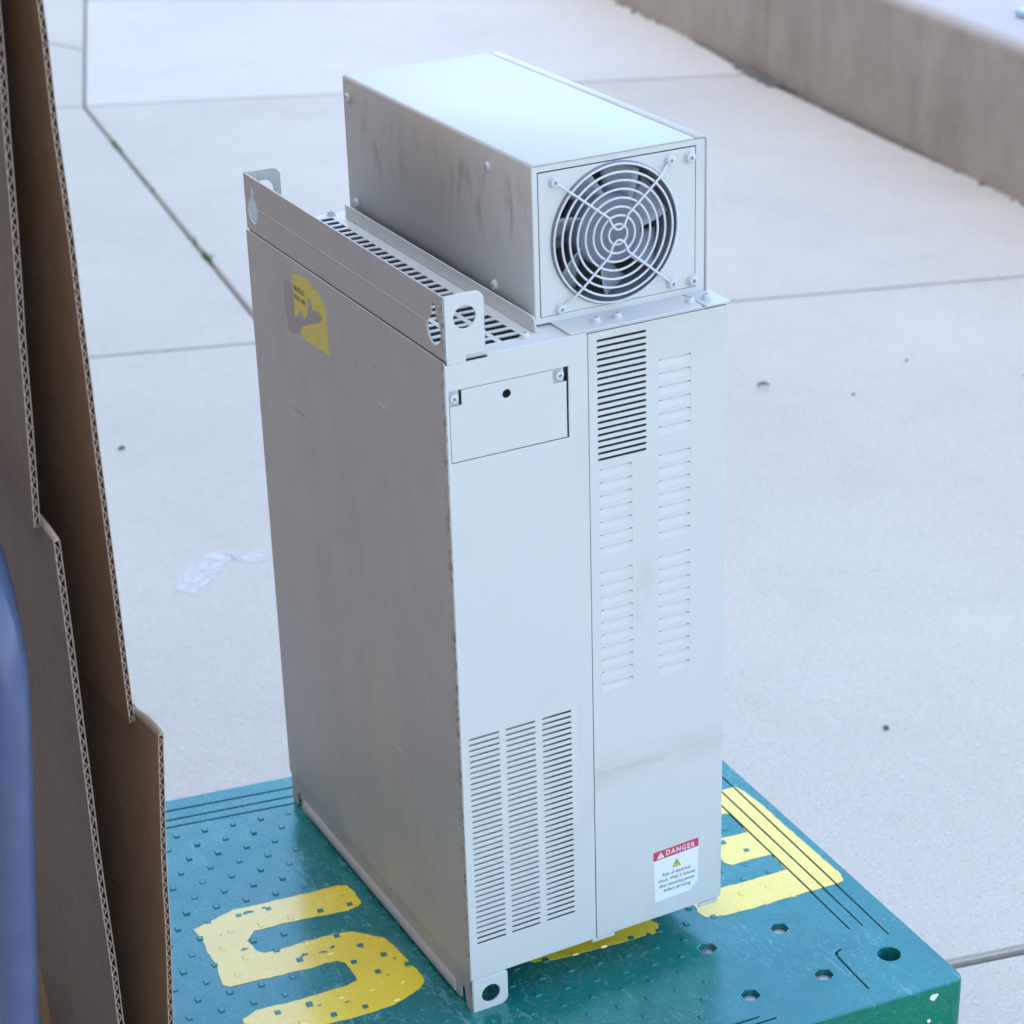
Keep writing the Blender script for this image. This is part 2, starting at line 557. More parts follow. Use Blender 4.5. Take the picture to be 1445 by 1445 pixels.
slab([Cc, dw, (3.08, 5.0), C2, C1], .0, 'pale')
slab([(-20, ld(-20)), Cc, (1.29, 5.236), (1.0, 6.0), (-20, 15)], gap=.003)
slab([(1.29, 5.236), C1, (5, 20), (-10, 24), (1.0, 6.0)], gap=.003)
slab([C1, C2, (3.09, 5.04), (4.3, 13), (5, 20)], -.003, 'concrete', .012)

# ---- low wall at the edge of the yard
wall = empty('low_wall', (wall_x(3.6), 3.6, 0), 'low brown stained concrete wall along the far edge of the yard', 'wall')
def wall_seg(y0, y1, h=.366, depth=2.2, rr=.03):
    bm = bmesh.new()
    N = max(2, int((y1 - y0) / .15))
    prof = [(0, -.012), (0, h - rr)] + [(rr - rr * math.cos(a * PI / 12), h - rr + rr * math.sin(a * PI / 12)) for a in range(1, 7)] + [(depth, h), (depth, -.012)]
    rows = []
    for i in range(N + 1):
        y = y0 + (y1 - y0) * i / N
        wob = .006 * noise.noise((y * 2.3, 0, 5))
        rows.append([bm.verts.new((wall_x(y) + px + wob, y, pz + (.005 * noise.noise((y * 3, px, 1)) if pz > .1 else 0))) for px, pz in prof])
    for a, b in zip(rows, rows[1:]):
        for k in range(len(prof) - 1): bm.faces.new((a[k], b[k], b[k + 1], a[k + 1]))
    bm.faces.new(rows[0]); bm.faces.new(rows[-1])
    o = build('wall_block', bm, 'wall', wall, smooth=40)
    o.location = -Vector(wall.location)
wall_seg(-8, 3.742)
wall_seg(3.748, 12.5)
# crumbled dirt heaped at the joint foot
bm = bmesh.new()
for k in range(60):
    y = 3.62 + random.random() * .26
    r = .004 + random.random() * .012
    mt = Matrix.Translation((wall_x(y) - .004 - random.random() * .03, y, r * .3))
    bmesh.ops.create_icosphere(bm, subdivisions=1, radius=r, matrix=mt @ Matrix.Diagonal((1, 1.5, .6, 1)))
for k in range(60):
    y = 1.9 + random.random() * 3.
    r = .002 + random.random() * .006
    mt = Matrix.Translation((wall_x(y) - .004 - random.random() * .014, y, r * .3))
    bmesh.ops.create_icosphere(bm, subdivisions=1, radius=r, matrix=mt @ Matrix.Diagonal((1, 1.5, .6, 1)))
crumb = build('dirt_crumbs', bm, 'joint')
crumb['kind'] = 'stuff'
tag(crumb, 'dark dirt and crumbs gathered along the foot of the low wall', 'dirt')

# pale blue flat piece lying on the wall top
pb = empty('plastic_lid', (2.90, 2.58, .366), 'pale blue plastic lid lying on top of the low wall', 'lid')
bm = bmesh.new()
box(bm, -.09, .16, -.15, .08, .004, .020, .004)
build('rim', bm, 'bluep', pb)
bm = bmesh.new()
box(bm, -.02, .12, -.12, .08, .0205, .045, .006)
build('raised_panel', bm, 'dblue', pb)

# brick building standing along the yard, behind the photographer's left shoulder
bl = empty('brick_building', (-5.0, 0, 0), 'brown brick building wall facing the yard beside the cart', 'building')
bm = bmesh.new()
box(bm, -1.0, 0, -8, 22, -.01, 14.0)
build('wall', bm, 'brick', bl)

# ---- moss in the joint, pebbles, a leaf, a chalk smear
bm = bmesh.new()
def jb(t): return Vector((B1[0] + (Cc[0] - B1[0]) * t, B1[1] + (Cc[1] - B1[1]) * t, 0))
for t0, t1, n in ((.75, .81, 70), (.27, .30, 65), (.55, .7, 12), (.31, .36, 10)):
    for k in range(n):
        p = jb(t0 + (t1 - t0) * random.random()) + Vector((random.gauss(0, .003), random.gauss(0, .003), -.006))
        a = random.random() * 2 * PI
        h = .005 + random.random() * .010
        d = Vector((math.cos(a), math.sin(a), 0)) * .004
        lean = Vector((random.gauss(0, .007), random.gauss(0, .007), h))
        bm.faces.new([bm.verts.new(p - d), bm.verts.new(p + d), bm.verts.new(p + lean)])
ms = build('joint_moss', bm, 'moss')
ms['kind'] = 'stuff'
tag(ms, 'bright green moss tufts growing in the slanting slab joint', 'moss')

def pebble(x, y, r, nm, mat, label, cat, sx=1.6, ang=0., group=None, flat=.5):
    bm = bmesh.new()
    bmesh.ops.create_icosphere(bm, subdivisions=2, radius=r)
    for v in bm.verts:
        v.co *= 1 + .25 * noise.noise(v.co * 300 + Vector((x, y, 0)) * 50)
        v.co = Vector((v.co.x * sx, v.co.y, v.co.z * flat + r * flat * .8))
    o = build(nm, bm, mat, smooth=50)
    o.location = (x, y, 0)
    o.rotation_euler.z = ang
    tag(o, label, cat, group)
def gp(a): return a
pl = 'small dark pebble lying on the pale concrete'
for x, y, r in ((.341, 2.085, .0055), (.918, .588, .0042), (1.60, 1.61, .003), (1.79, 1.70, .0035), (1.93, 1.52, .003)):
    pebble(x, y, r, 'pebble', 'pebble', pl, 'pebble', 1.4, random.random() * 3, 'pebbles scattered on the concrete')
# curled leaf
bm = bmesh.new()
rows = []
for i in range(7):
    t = i / 6
    wd = .005 * math.sin(PI * (t * .9 + .05))
    rows.append([bm.verts.new((-.012 + .024 * t, s * wd, .003 + .006 * abs(s) + .004 * math.sin(3 * t))) for s in (-1, -.4, .4, 1)])
for a, b in zip(rows, rows[1:]):
    for k in range(3): bm.faces.new((a[k], a[k + 1], b[k + 1], b[k]))
lf = build('dry_leaf', bm, 'leaf', loc=(1.475, 1.722, 0), smooth=60)
md = lf.modifiers.new('t', 'SOLIDIFY'); md.thickness = .0006
lf.rotation_euler.z = -.5
tag(lf, 'curled dark brown leaf fragment lying on the concrete', 'leaf')
# chalk smear, a flat mark on the slab
bm = bmesh.new()
pts = [(.235, 1.48), (.27, 1.515), (.318, 1.565), (.352, 1.572), (.348, 1.545), (.375, 1.54), (.40, 1.548)]
rows = []
for i, (x, y) in enumerate(pts):
    wd = (.018, .026, .022, .018, .016, .024, .016)[i]
    rows.append([bm.verts.new((x + wd * .5, y - wd, .0012)), bm.verts.new((x - wd * .5, y + wd, .0012))])
for a, b in zip(rows, rows[1:]): bm.faces.new((a[0], b[0], b[1], a[1]))
build('chalk_mark', bm, 'chalk', ground)

# ================================================================== THE CART
cart = empty('platform_cart', (0, .17, 0), 'teal plastic platform cart with yellow painted letters and blue tube handle', 'cart')
CL = -Vector((0, .17, 0))
FR, BR, BL, FL = (.4245, -.1825), (.4495, .408), (-.50, .556), (-.53, -.090)
def rounded_poly(P, r, n=6):
    out = []
    for i in range(len(P)):
        a, b, c = Vector(P[i - 1]), Vector(P[i]), Vector(P[(i + 1) % len(P)])
        u, v = (a - b).normalized(), (c - b).normalized()
        for k in range(n + 1):
            t = k / n
            out.append(tuple((b + u * r * (1 - t) ** 2 + v * r * t ** 2)))
    return out
deck_out = rounded_poly([FL, FR, BR, BL], .012)
def groove(p, q, wd=.0022):
    p, q = Vector(p), Vector(q)
    d = (q - p).normalized()
    n = Vector((-d.y, d.x)) * wd / 2
    return [tuple(p - n), tuple(q - n), tuple(q + d * wd * .4), tuple(q + n), tuple(p + n), tuple(p - d * wd * .4)]
def ext(p, q, xl):
    s = (q[1] - p[1]) / (q[0] - p[0])
    return (xl, p[1] + s * (xl - p[0]))
gb = []
for p, q in (((-.1307, .4771), (.0077, .4535)), ((-.1371, .4594), (.0018, .4365)), ((-.1419, .4459), (-.0041, .4223))):
    gb.append((ext(p, q, -.42), ext(p, q, .34)))
gr = [((.4250, .262), (.4050, -.0894)), ((.4086, .262), (.3920, -.0656)), ((.3948, .262), (.3776, -.0637))]
bolts = [(.2413, -.0216), (.3193, -.0294), (.3139, -.1117), (.2367, -.1035)]
gfront = [((.0, -.118), (.225, -.1345)), ((.0, -.1265), (.238, -.1435))]
cgroove = [(.3373, -.1502), (.3412, -.094), (.3440, -.0885), (.3500, -.0870), (.3520, -.0872)]
skin_holes = [groove(*g) for g in gb + gr + gfront]
cg = [Vector(p) for p in cgroove]
skin_holes.append([(p.x - .0011, p.y + .0005) for p in cg] + [(p.x + .0011, p.y - .0011) for p in cg[::-1]])
hexes = [circle(x, y, .0092, 6, .5) for x, y in bolts]
corner = circle(.3859, -.1160, .0112, 28)
deep = hexes + [corner]
m1 = plate_mesh('skin', deck_out, skin_holes + deep, .004, 'T', DECK, .0009)
m2 = plate_mesh('core', rounded_poly([(FL[0] + .002, FL[1] + .002), (FR[0] - .002, FR[1] + .002), (BR[0] - .002, BR[1] - .002), (BL[0] + .002, BL[1] - .002)], .012), deep, .050, 'T', DECK - .0035, .0002)
bm = bmesh.new()
oo = [Vector(p) for p in deck_out]
n = len(oo)
cen = sum(oo, Vector((0, 0))) / n
prof = [(-.0006, -.0012), (.0005, -.0022), (.0006, -.006), (.0002, -.075), (-.004, -.075)]
rings = []
for off, dz in prof:
    ring = []
    for i in range(n):
        d = (oo[(i + 1) % n] - oo[i - 1]).normalized()
        nn = Vector((d.y, -d.x))
        ring.append(bm.verts.new((*(oo[i] + nn * off), DECK + dz)))
    rings.append(ring)
for a, b in zip(rings, rings[1:]):
    for i in range(n): bm.faces.new((a[i], a[(i + 1) % n], b[(i + 1) % n], b[i]))
bmesh.ops.recalc_face_normals(bm, faces=bm.faces)
m3 = bpy.data.meshes.new('skirt')
bm.to_mesh(m3); bm.free()
deck = link('deck', join_meshes([m1, m2], 'deck'), 'deck', cart, CL)
m3n = link('skirt', m3, 'deck_side', deck)

for sx, sz, sw, sh in ((.3905, -.0105, .0075, .0050), (.386, -.0370, .003, .0035), (.33, -.031, .003, .004)):
    yy = FL[1] + (FR[1] - FL[1]) * (sx - FL[0]) / (FR[0] - FL[0]) - .0011
    rs = random.Random(int(sx * 1e4))
    plate('paint_spot', [(sx + sw * (.35 + .6 * rs.random()) * math.cos(2 * PI * k / 12), DECK + sz + sh * (.35 + .6 * rs.random()) * math.sin(2 * PI * k / 12)) for k in range(12)], [], .0009, 'F', yy, 'white', m3n, .0001)
# bolts sunk in their hexagonal pockets
bm = bmesh.new()
lathe(bm, [(.0001, .0062), (.0045, .0060), (.0072, .0048), (.0080, .003), (.0080, -.03), (.0001, -.03)], 20)
boltm = build('bolt', bm, 'steel', deck, smooth=40)
boltm.location = (bolts[0][0], bolts[0][1], DECK - .0105)
for x, y in bolts[1:]:
    o = boltm.copy(); COL.objects.link(o); o.location = (x, y, DECK - .0105)

def inside(x, y, P):
    r = False
    for i in range(len(P)):
        (x0, y0), (x1, y1) = P[i - 1], P[i]
        if (y0 > y) != (y1 > y) and x < (x1 - x0) * (y - y0) / (y1 - y0) + x0: r = not r
    return r
# tread studs on a regular lattice
cf = [(-0.031292, 0.385162), (-0.0165218, -0.0213509), (-0.0298179, 0.0044646), (-5.38355e-05, -4.03728e-05), (-3.53403e-05, 2.29551e-05), (-8.72885e-06, -2.31205e-05)]
def lat(i, j):
    b = (1, i, j, i * j, j * j, i * i)
    return sum(c[0] * k for c, k in zip(cf, b)), sum(c[1] * k for c, k in zip(cf, b))
bm = bmesh.new()
lo = [(-.0033, -.0033), (.0033, -.0033), (.0033, .0033), (-.0033, .0033)]
hi = [(.72 * a, .72 * b) for a, b in lo]
v0 = [bm.verts.new((a, b, -.0003)) for a, b in lo]
v1 = [bm.verts.new((a, b, .0013)) for a, b in hi]
bm.faces.new(v1)
for k in range(4): bm.faces.new((v0[k], v0[(k + 1) % 4], v1[(k + 1) % 4], v1[k])).material_index = 1
stud0 = None
spts = []
for i in range(-14, 34):
    for j in range(-34, 22):
        x, y = lat(i, j)
        if not (-.31 < x < .372 and -.105 + (-.09 * (x)) < y < .405 - .155 * x): continue
        if .196 < x and y < .0 and not (x < .222 and y > -.07): continue
        if .005 < x < .262 and .055 < y < .43: continue        # under the cabinet
        if y > .262 + .1 and x > .26: continue
        if x > .24 and y < .002: continue
        if any(math.hypot(x - bx, y - by) < .017 for bx, by in bolts): continue
        if .0 < x < .04 and -.004 < y < .02: continue
        spts.append((x, y))
from bpy_extras.object_utils import world_to_camera_view
bpy.context.view_layer.update()
def seen(x, y):
    c = world_to_camera_view(sc, camo, Vector((x, y, DECK)))
    return .10 < c.x < 1.02 and -.035 < c.y < 1.02
spts = [p for p in spts if seen(*p)]
spts.sort(key=lambda p: p[1] - .3 * p[0])
spts = spts[:298]
studs = []
for x, y in spts:
    if stud0 is None:
        stud0 = build('tread_stud', bm, 'deck', deck)
        stud0.data.materials.append(M['stud_side'])
        o = stud0
    else:
        o = stud0.copy(); COL.objects.link(o)
    studs.append((o, x, y))
    o.location = (x, y, DECK)
    o.rotation_euler.z = -.14 + random.gauss(0, .03)
    k = 1 + random.gauss(0, .05)
    o.scale = (k, k, max(.45, 1 + random.gauss(0, .22)))

# yellow painted letters: thin paint films on the deck, cut away over the grooves
def jag(pts, amp=.0011, step=.003):
    out = []
    for i in range(len(pts)):
        a, b = Vector(pts[i]), Vector(pts[(i + 1) % len(pts)])
        k = max(1, int((b - a).length / step))
        for q in range(k):
            p = a.lerp(b, q / k)
            out.append((p.x + amp * noise.noise((p.x * 120, p.y * 120, 3)), p.y + amp * noise.noise((p.x * 120, p.y * 120, 9))))
    return out
def paint(pts, lab, gcut=(), holes=()):
    me = plate_mesh('painted_letter', jag(pts), [jag(h, .0015, .002) for h in holes], .0004, 'T', DECK + .00045, .00005)
    if gcut:
        bm = bmesh.new(); bm.from_mesh(me)
        for p, q in gcut:
            p, q = Vector((*p, 0)), Vector((*q, 0))
            d = (q - p).normalized(); nn = Vector((-d.y, d.x, 0))
            for s in (-1, 1):
                bmesh.ops.bisect_plane(bm, geom=bm.verts[:] + bm.edges[:] + bm.faces[:], plane_co=p + nn * s * .0011, plane_no=nn)
            kill = [f for f in bm.faces if abs((f.calc_center_median() - p).dot(nn)) < .0011]
            bmesh.ops.delete(bm, geom=kill, context='FACES')
        bm.to_mesh(me); bm.free()
    o = link('painted_letter', me, 'yellow', deck)
    o['label'] = lab
S_pts = [(-.1785, .2562), (-.1618, .2601), (-.1454, .2644), (-.1314, .268), (-.1054, .2636), (-.0732, .26), (-.0516, .2567), (-.0378, .2559), (-.0239, .2551), (-.0156, .2496), (-.0139, .2387), (-.0153, .2263), (-.0153, .2155), (-.0209, .2112), (-.0337, .209), (-.053, .2128), (-.0688, .2166), (-.0897, .2204), (-.1162, .2228), (-.1266, .224), (-.1389, .2115), (-.1375, .1924), (-.1325, .1854), (-.1181, .1821), (-.0998, .1827), (-.0838, .1816), (-.0616, .18), (-.0439, .1756), (-.0357, .1656), (-.0217, .1507), (-.0182, .1333), (-.0167, .1073), (-.0162, .0941), (-.0149, .0777), (-.0175, .0665), (-.0262, .059), (-.0424, .0532), (-.0566, .0491), (-.0799, .0486), (-.1021, .0503), (-.1223, .0537), (-.1635, .0566), (-.1890, .0700), (-.1912, .0798), (-.1867, .0991), (-.1788, .1029), (-.1723, .1057), (-.16, .1041), (-.1397, .1009), (-.119, .0993), (-.1028, .0985), (-.0832, .0978), (-.0713, .1006), (-.0705, .1137), (-.0705, .1315), (-.0766, .138), (-.087, .14), (-.1015, .1402), (-.124, .1437), (-.1481, .1469), (-.1771, .1511), (-.1813, .1516), (-.1854, .1578), (-.1835, .1713), (-.1799, .1849), (-.1798, .2068), (-.1767, .2355), (-.1775, .2484)]
def chip(cx, cy, s, seed):
    rr = random.Random(seed)
    return [(cx + s * (.5 + rr.random()) * math.cos(2 * PI * k / 9), cy + s * (.35 + .6 * rr.random()) * math.sin(2 * PI * k / 9)) for k in range(9)]
def pix_chip(l): return [chip(x, y, s, i) for i, (x, y, s) in enumerate(l)]
paint(S_pts, 'large worn yellow painted letter S', holes=pix_chip([(-.121, .2565, .0045), (-.104, .2555, .0026), (-.147, .2005, .0035), (-.099, .163, .0042), (-.082, .158, .0034), (-.071, .160, .0030), (-.0265, .1135, .0022), (-.043, .094, .0024), (-.158, .234, .0016), (-.0475, .145, .0018), (-.027, .236, .0016), (-.094, .0745, .0026), (-.118, .083, .0022)]))
E_pts = [(.33, .222), (.4083, .211), (.4239, .2105), (.4277, .1961), (.4284, .1633), (.427, .1225), (.4253, .0562), (.4245, .0166), (.4202, .0055), (.4068, .0043), (.3819, .0069), (.3501, .0092), (.3166, .0112), (.2848, .0153), (.2666, .0215), (.2651, .0325), (.2693, .0474), (.3071, .0565), (.3442, .0529), (.3818, .0507), (.384, .0804), (.3647, .0839), (.3387, .0851), (.3345, .0922), (.3349, .0997), (.3400, .135), (.3556, .1319), (.3861, .1286), (.3902, .1673), (.3821, .1704), (.34, .176)]
paint(E_pts, 'yellow painted letter with three bars beside the ribbed edge', gr)
M_pts = [(.0856, .0421), (.1105, .0341), (.1548, .0295), (.1884, .026), (.2000, .0255), (.2045, .0300), (.2070, .0235), (.2150, .0235), (.2201, .0347), (.2172, .0473), (.214, .075), (.12, .085), (.075, .065)]
paint(M_pts, 'yellow painted letter showing below the cabinet')

ysm = stud0.data.copy()
ysm.materials.clear()
ysm.materials.append(M['yellow']); ysm.materials.append(M['worn_yellow'])
yrn = random.Random(3)
for o, x, y in studs:
    if any(inside(x, y, P) for P in (S_pts, E_pts, M_pts)) and yrn.random() < .62: o.data = ysm
# tube handle
bm = bmesh.new()
hp = [(-.455, -.092, -.060), (-.431, -.092, .177), (-.406, -.092, .430), (-.403, -.090, .465), (-.4005, -.083, .498), (-.399, -.066, .530), (-.398, -.042, .553), (-.397, -.01, .568), (-.397, .03, .573)]
hp2 = [(-.397, .30, .573), (-.397, .34, .568), (-.398, .372, .553), (-.399, .396, .530), (-.4005, .413, .498), (-.403, .420, .465), (-.406, .422, .430), (-.455, .422, -.060)]
def smooth_path(P, it=2):
    P = [Vector(p) for p in P]
    for _ in range(it):
        Q = [P[0]]
        for a, b in zip(P, P[1:]): Q += [a.lerp(b, .25), a.lerp(b, .75)]
        Q.append(P[-1]); P = Q
    return P
tube(bm, [p + Vector((0, 0, Z0)) for p in smooth_path(hp + hp2)], .0165, 20)
build('handle', bm, 'tube', cart, CL, smooth=60)
# casters
bm = bmesh.new()
box(bm, -.05, .05, -.045, .045, .172, .180, .001)
box(bm, -.034, -.028, -.025, .025, .05, .172)
box(bm, .028, .034, -.025, .025, .05, .172)
cas0 = build('caster', bm, 'steel', cart)
bm = bmesh.new()
lathe(bm, [(.0001, -.02), (.03, -.02), (.058, -.02), (.064, -.014), (.064, .014), (.058, .02), (.03, .02), (.0001, .02)], 28, mat=Matrix.Translation((0, 0, .064)) @ Matrix.Rotation(PI / 2, 4, 'Y'))
whe0 = build('wheel', bm, 'rubber', cas0, smooth=40)
cp = [(.278, -.065), (.30, .33), (-.40, .43), (-.42, -.0)]
for i, (x, y) in enumerate(cp):
    if i == 0: c = cas0
    else:
        c = cas0.copy(); COL.objects.link(c)
        wv = whe0.copy(); COL.objects.link(wv); wv.parent = c
    c.location = Vector((x, y, 0)) + CL

# ================================================================== CARDBOARD
def sheet(name, parent, near, depth, dirv, th=.0046, pitch=.0096, top=None):
    """corrugated panel: near = list of 3-D points up its near edge (visible -x face), flutes run along dirv"""
    pts = [Vector(p) for p in near]
    dv = Vector(dirv).normalized()
    dense = []
    for a, b in zip(pts, pts[1:]):
        k = max(1, int((b - a).length / .02))
        for q in range(k): dense.append(a.lerp(b, q / k))
    dense.append(pts[-1])
    # a gentle wave along the edge
    dense = [p + dv * .0016 * noise.noise((p.z * 14, p.x * 9, 2)) + Vector((.0012 * noise.noise((p.z * 9, 3, p.y)), 0, 0)) for p in dense]
    nrm = Vector((dv.y, -dv.x, 0)).normalized()    # towards +x
    if nrm.x < 0: nrm = -nrm
    bm = bmesh.new()
    K = 8
    def strip(offs, jit=0):
        rows = []
        for s in range(K + 1):
            rows.append([bm.verts.new(p + nrm * o + dv * (depth * s / K + (jit if s == 0 else 0)) + nrm * .006 * math.sin(s / K * 2.2)) for p, o in zip(dense, offs)])
        for a, b in zip(rows, rows[1:]):
            for i in range(len(dense) - 1): bm.faces.new((a[i], a[i + 1], b[i + 1], b[i]))
    lt = .00045
    for base, jit in ((0, 0), (th - lt, .0006)):
        n0 = len(dense)
        strip([base] * n0, jit); strip([base + lt] * n0, jit)
        # front rim
        for i in range(n0 - 1):
            a, b = dense[i] + dv * jit, dense[i + 1] + dv * jit
            fr_ = bm.faces.new([bm.verts.new(q) for q in (a + nrm * base, b + nrm * base, b + nrm * (base + lt), a + nrm * (base + lt))])
            fr_.material_index = 1
    o = bmesh_liner = build(name, bm, None, parent)
    # flute
    bm = bmesh.new()
    L = 0
    prof = []
    for a, b in zip(dense, dense[1:]):
        l = (b - a).length
        k = 12
        for q in range(k):
            s = L + l * q / k
            ph = (s / pitch + .55 * noise.noise((s * 22, 1, pts[0].x * 40))) % 1
            tri = abs(ph * 2 - 1)
            tri = tri * tri * (3 - 2 * tri) * .55 + tri * .45
            prof.append(a.lerp(b, q / k) + nrm * (lt + (th - 2 * lt) * (.06 + .88 * (tri * (.86 + .14 * noise.noise((s * 60, 4, 1)))))))
        L += l
    for side in (-1, 1):
        pass
    ft = .00032
    r = [[], [], []]
    for i, p in enumerate(prof):
        t = (prof[min(i + 1, len(prof) - 1)] - prof[max(i - 1, 0)]).normalized()
        nn = t.cross(dv).normalized() * ft
        r[0].append(bm.verts.new(p + nn + dv * .0008)); r[1].append(bm.verts.new(p - nn + dv * .0008))
        r[2].append(bm.verts.new(p + nn + dv * .03 + nrm * .006 * math.sin(.03 / depth * 2.2)))
    for i in range(len(prof) - 1):
        bm.faces.new((r[0][i], r[0][i + 1], r[1][i + 1], r[1][i]))
        bm.faces.new((r[0][i], r[0][i + 1], r[2][i + 1], r[2][i]))
    build('fluting', bm, 'flute', o)
    return o, dense, nrm, dv
def crease(parent, p, dv, nrm, length, th=.0046, rise=.012, out=.010):
    """rolled score line that closes the top of a panel where the flap is slotted back"""
    bm = bmesh.new()
    rows = []
    for s in range(9):
        t = s / 8
        base = Vector(p) + dv * length * t
        bulge = math.sin(PI * min(1, t * 1.1 + .05)) * .5 + .25
        row = []
        for k in range(9):
            a = PI * k / 8
            row.append(bm.verts.new(base + nrm * (th / 2 - th / 2 * math.cos(a)) + Vector((0, 0, rise * bulge * .35 * math.sin(a) + .002 * math.sin(a))) + nrm * out * .25 * bulge * math.sin(a / 2) * math.sin(a)))
        rows.append(row)
    for a, b in zip(rows, rows[1:]):
        for k in range(8): bm.faces.new((a[k], a[k + 1], b[k + 1], b[k]))
    bm.faces.new(rows[0]); bm.faces.new(rows[-1])
    build('score_fold', bm, 'flute', parent, smooth=60)
zz = Vector((0, 0, Z0))
def up(l): return [Vector(p) + zz for p in l]
def card_box(label, panel, flap, pmat, dirp, dirf, depth, rise=.012, out=.010):
    root = empty('cardboard_sheet', (panel[0][0], panel[0][1] + depth / 2, DECK), label, 'cardboard')
    L = -Vector(root.location)
    o, dn, nrm, dv = sheet('panel', root, up(panel), depth, dirp)
    o.location = L; o.data.materials.append(M[pmat]); o.data.materials.append(M['rim'])
    crease(o, dn[-1], dv, nrm, .05, rise=rise, out=out)
    o2, *_ = sheet('flap', root, up(flap), depth - .04, dirf)
    o2.location = L; o2.data.materials.append(M[pmat]); o2.data.materials.append(M['rim'])
card_box('brown cardboard sheet standing on the cart, its torn fold next to the teal deck',
         [(-.3275, -.103, -FOOT), (-.316, -.103, .145), (-.308, -.103, .27), (-.299, -.103, .400)],
         [(-.309, -.066, .396), (-.312, -.065, .65), (-.315, -.064, .944), (-.316, -.063, 1.08)], 'card', (-.10, 1, 0), (-.10, 1, 0), .50)
card_box('greyish brown cardboard sheet standing between the blue tube handle and the browner sheet',
         [(-.362, -.128, -FOOT), (-.361, -.12, .172), (-.359, -.107, .40), (-.358, -.099, .574)],
         [(-.362, -.065, .572), (-.355, -.066, .73), (-.3475, -.070, .889), (-.342, -.072, 1.06)], 'card_out', (.03, 1, 0), (.03, 1, 0), .61, .003, .002)

# ================================================================== THE DRIVE CABINET
W, D, SX, H = .2700, .4285, .1320, .605
BX0, BX1, BY0, BY1, BZ = .0999, .2691, .0337, .4079, .1390
cab = empty('drive_cabinet', (0, 0, DECK), 'tall light grey metal drive cabinet with vent slots and fan housing on top', 'electrical cabinet')
CO = (0, 0, FOOT)       # children are modelled with z = 0 at the cabinet's underside

# outer walls that are not covers
bm = bmesh.new()
box(bm, W - .0015, W, .0017, D, 0, H - .0018)
box(bm, .0005, W - .0016, D - .0015, D, 0, H - .0018)
box(bm, .0005, W - .0016, .0017, D - .0016, 0, .0015)
box(bm, .10, .25, .09, .12, -FOOT, -.0002)
box(bm, .10, .25, .33, .36, -FOOT, -.0002)
build('chassis', bm, 'paint', cab, CO)
# plain side against which it is mounted
side = plate('side_panel', rrect(.0004, D - .0004, .0006, H - .0006), [], .0015, 'L', -.0012, 'plate', cab, .0004, CO)
# upper mounting flange with key holes
def keyhole(cy, cz):
    big = [(cy + .0128 * math.cos(a), cz + .0128 * math.sin(a)) for a in [R_(112 + 316 * k / 24) for k in range(25)]]
    small = [(cy + .0046 * math.cos(a), cz + .0185 + .0046 * math.sin(a)) for a in [R_(0 + 180 * k / 10) for k in range(11)]]
    return big + small
flange = plate('mounting_flange', rrect(.0003, D - .0003, H + .0004, .6598), [keyhole(.0186, .6272), keyhole(D - .0186, .6272)], .0020, 'L', .0003, 'plate', cab, .0004, CO)
bm = bmesh.new()
tube(bm, [(.0008, .032, .6310), (.0008, D - .032, .6310)], .0009, 8)
box(bm, .0001, .0004, .1515, .1521, .636, .6585)
build('crease_bead', bm, 'plate', flange, smooth=60)
# lower flange with notches and rolled bulge
low = [(.0003, -FOOT), (.0110, -FOOT), (.0135, -.0335), (.0165, -.0170), (.0215, -.0165), (.0240, -.0225), (.0240, -.0330), (.0260, -.0345),
       (D - .026, -.0345), (D - .024, -.0330), (D - .024, -.0225), (D - .0215, -.0165), (D - .0165, -.0170), (D - .0135, -.0335), (D - .0110, -FOOT), (D - .0003, -FOOT), (D - .0003, -.0008), (.0003, -.0008)]
lowf = plate('lower_flange', low, [], .0020, 'L', .0003, 'plate', cab, .0004, CO)
bm = bmesh.new()
bmp = [(.0004, -.0185), (-.0016, -.0215), (-.0026, -.0260), (-.0020, -.0305), (.0004, -.0335)]
ra = [bm.verts.new((x, .034, z)) for x, z in bmp]
rb = [bm.verts.new((x, D - .034, z)) for x, z in bmp]
for k in range(4): bm.faces.new((ra[k], ra[k + 1], rb[k + 1], rb[k]))
bm.faces.new(ra); bm.faces.new(rb)
build('rolled_rib', bm, 'plate', lowf, smooth=50)
# corner tabs, top and bottom, front and back
def tabs(y, nm, z0, z1, hz, hr, cor, relief):
    out = rrect(.0006, .0373, z0, z1, .0085, cor)
    return plate(nm, out, [circle(.0196, hz, hr, 28)], .0020, 'F', y, 'paint', cab, .0004, CO)
tabs(.0003, 'lifting_tab', H + .0024, .6602, .6399, .0100, (0, 0, 1, 0), 1)
tabs(D - .0023, 'lifting_tab', H + .0024, .6602, .6399, .0100, (0, 0, 1, 0), 1)
tabs(.0003, 'foot_tab', -FOOT, -.0022, -.0205, .0094, (0, 1, 0, 0), 1)
tabs(D - .0023, 'foot_tab', -FOOT, -.0022, -.0205, .0094, (0, 1, 0, 0), 1)
# relief bends between tabs and body
for z0, z1, x1 in ((H - .0030, H + .0030, .0196), (-.0030, .0006, .0355)):
    bm = bmesh.new()
    box(bm, .0024, x1, .0007, .0020, z0, z1)
    build('tab_bend', bm, 'paint', cab, CO)

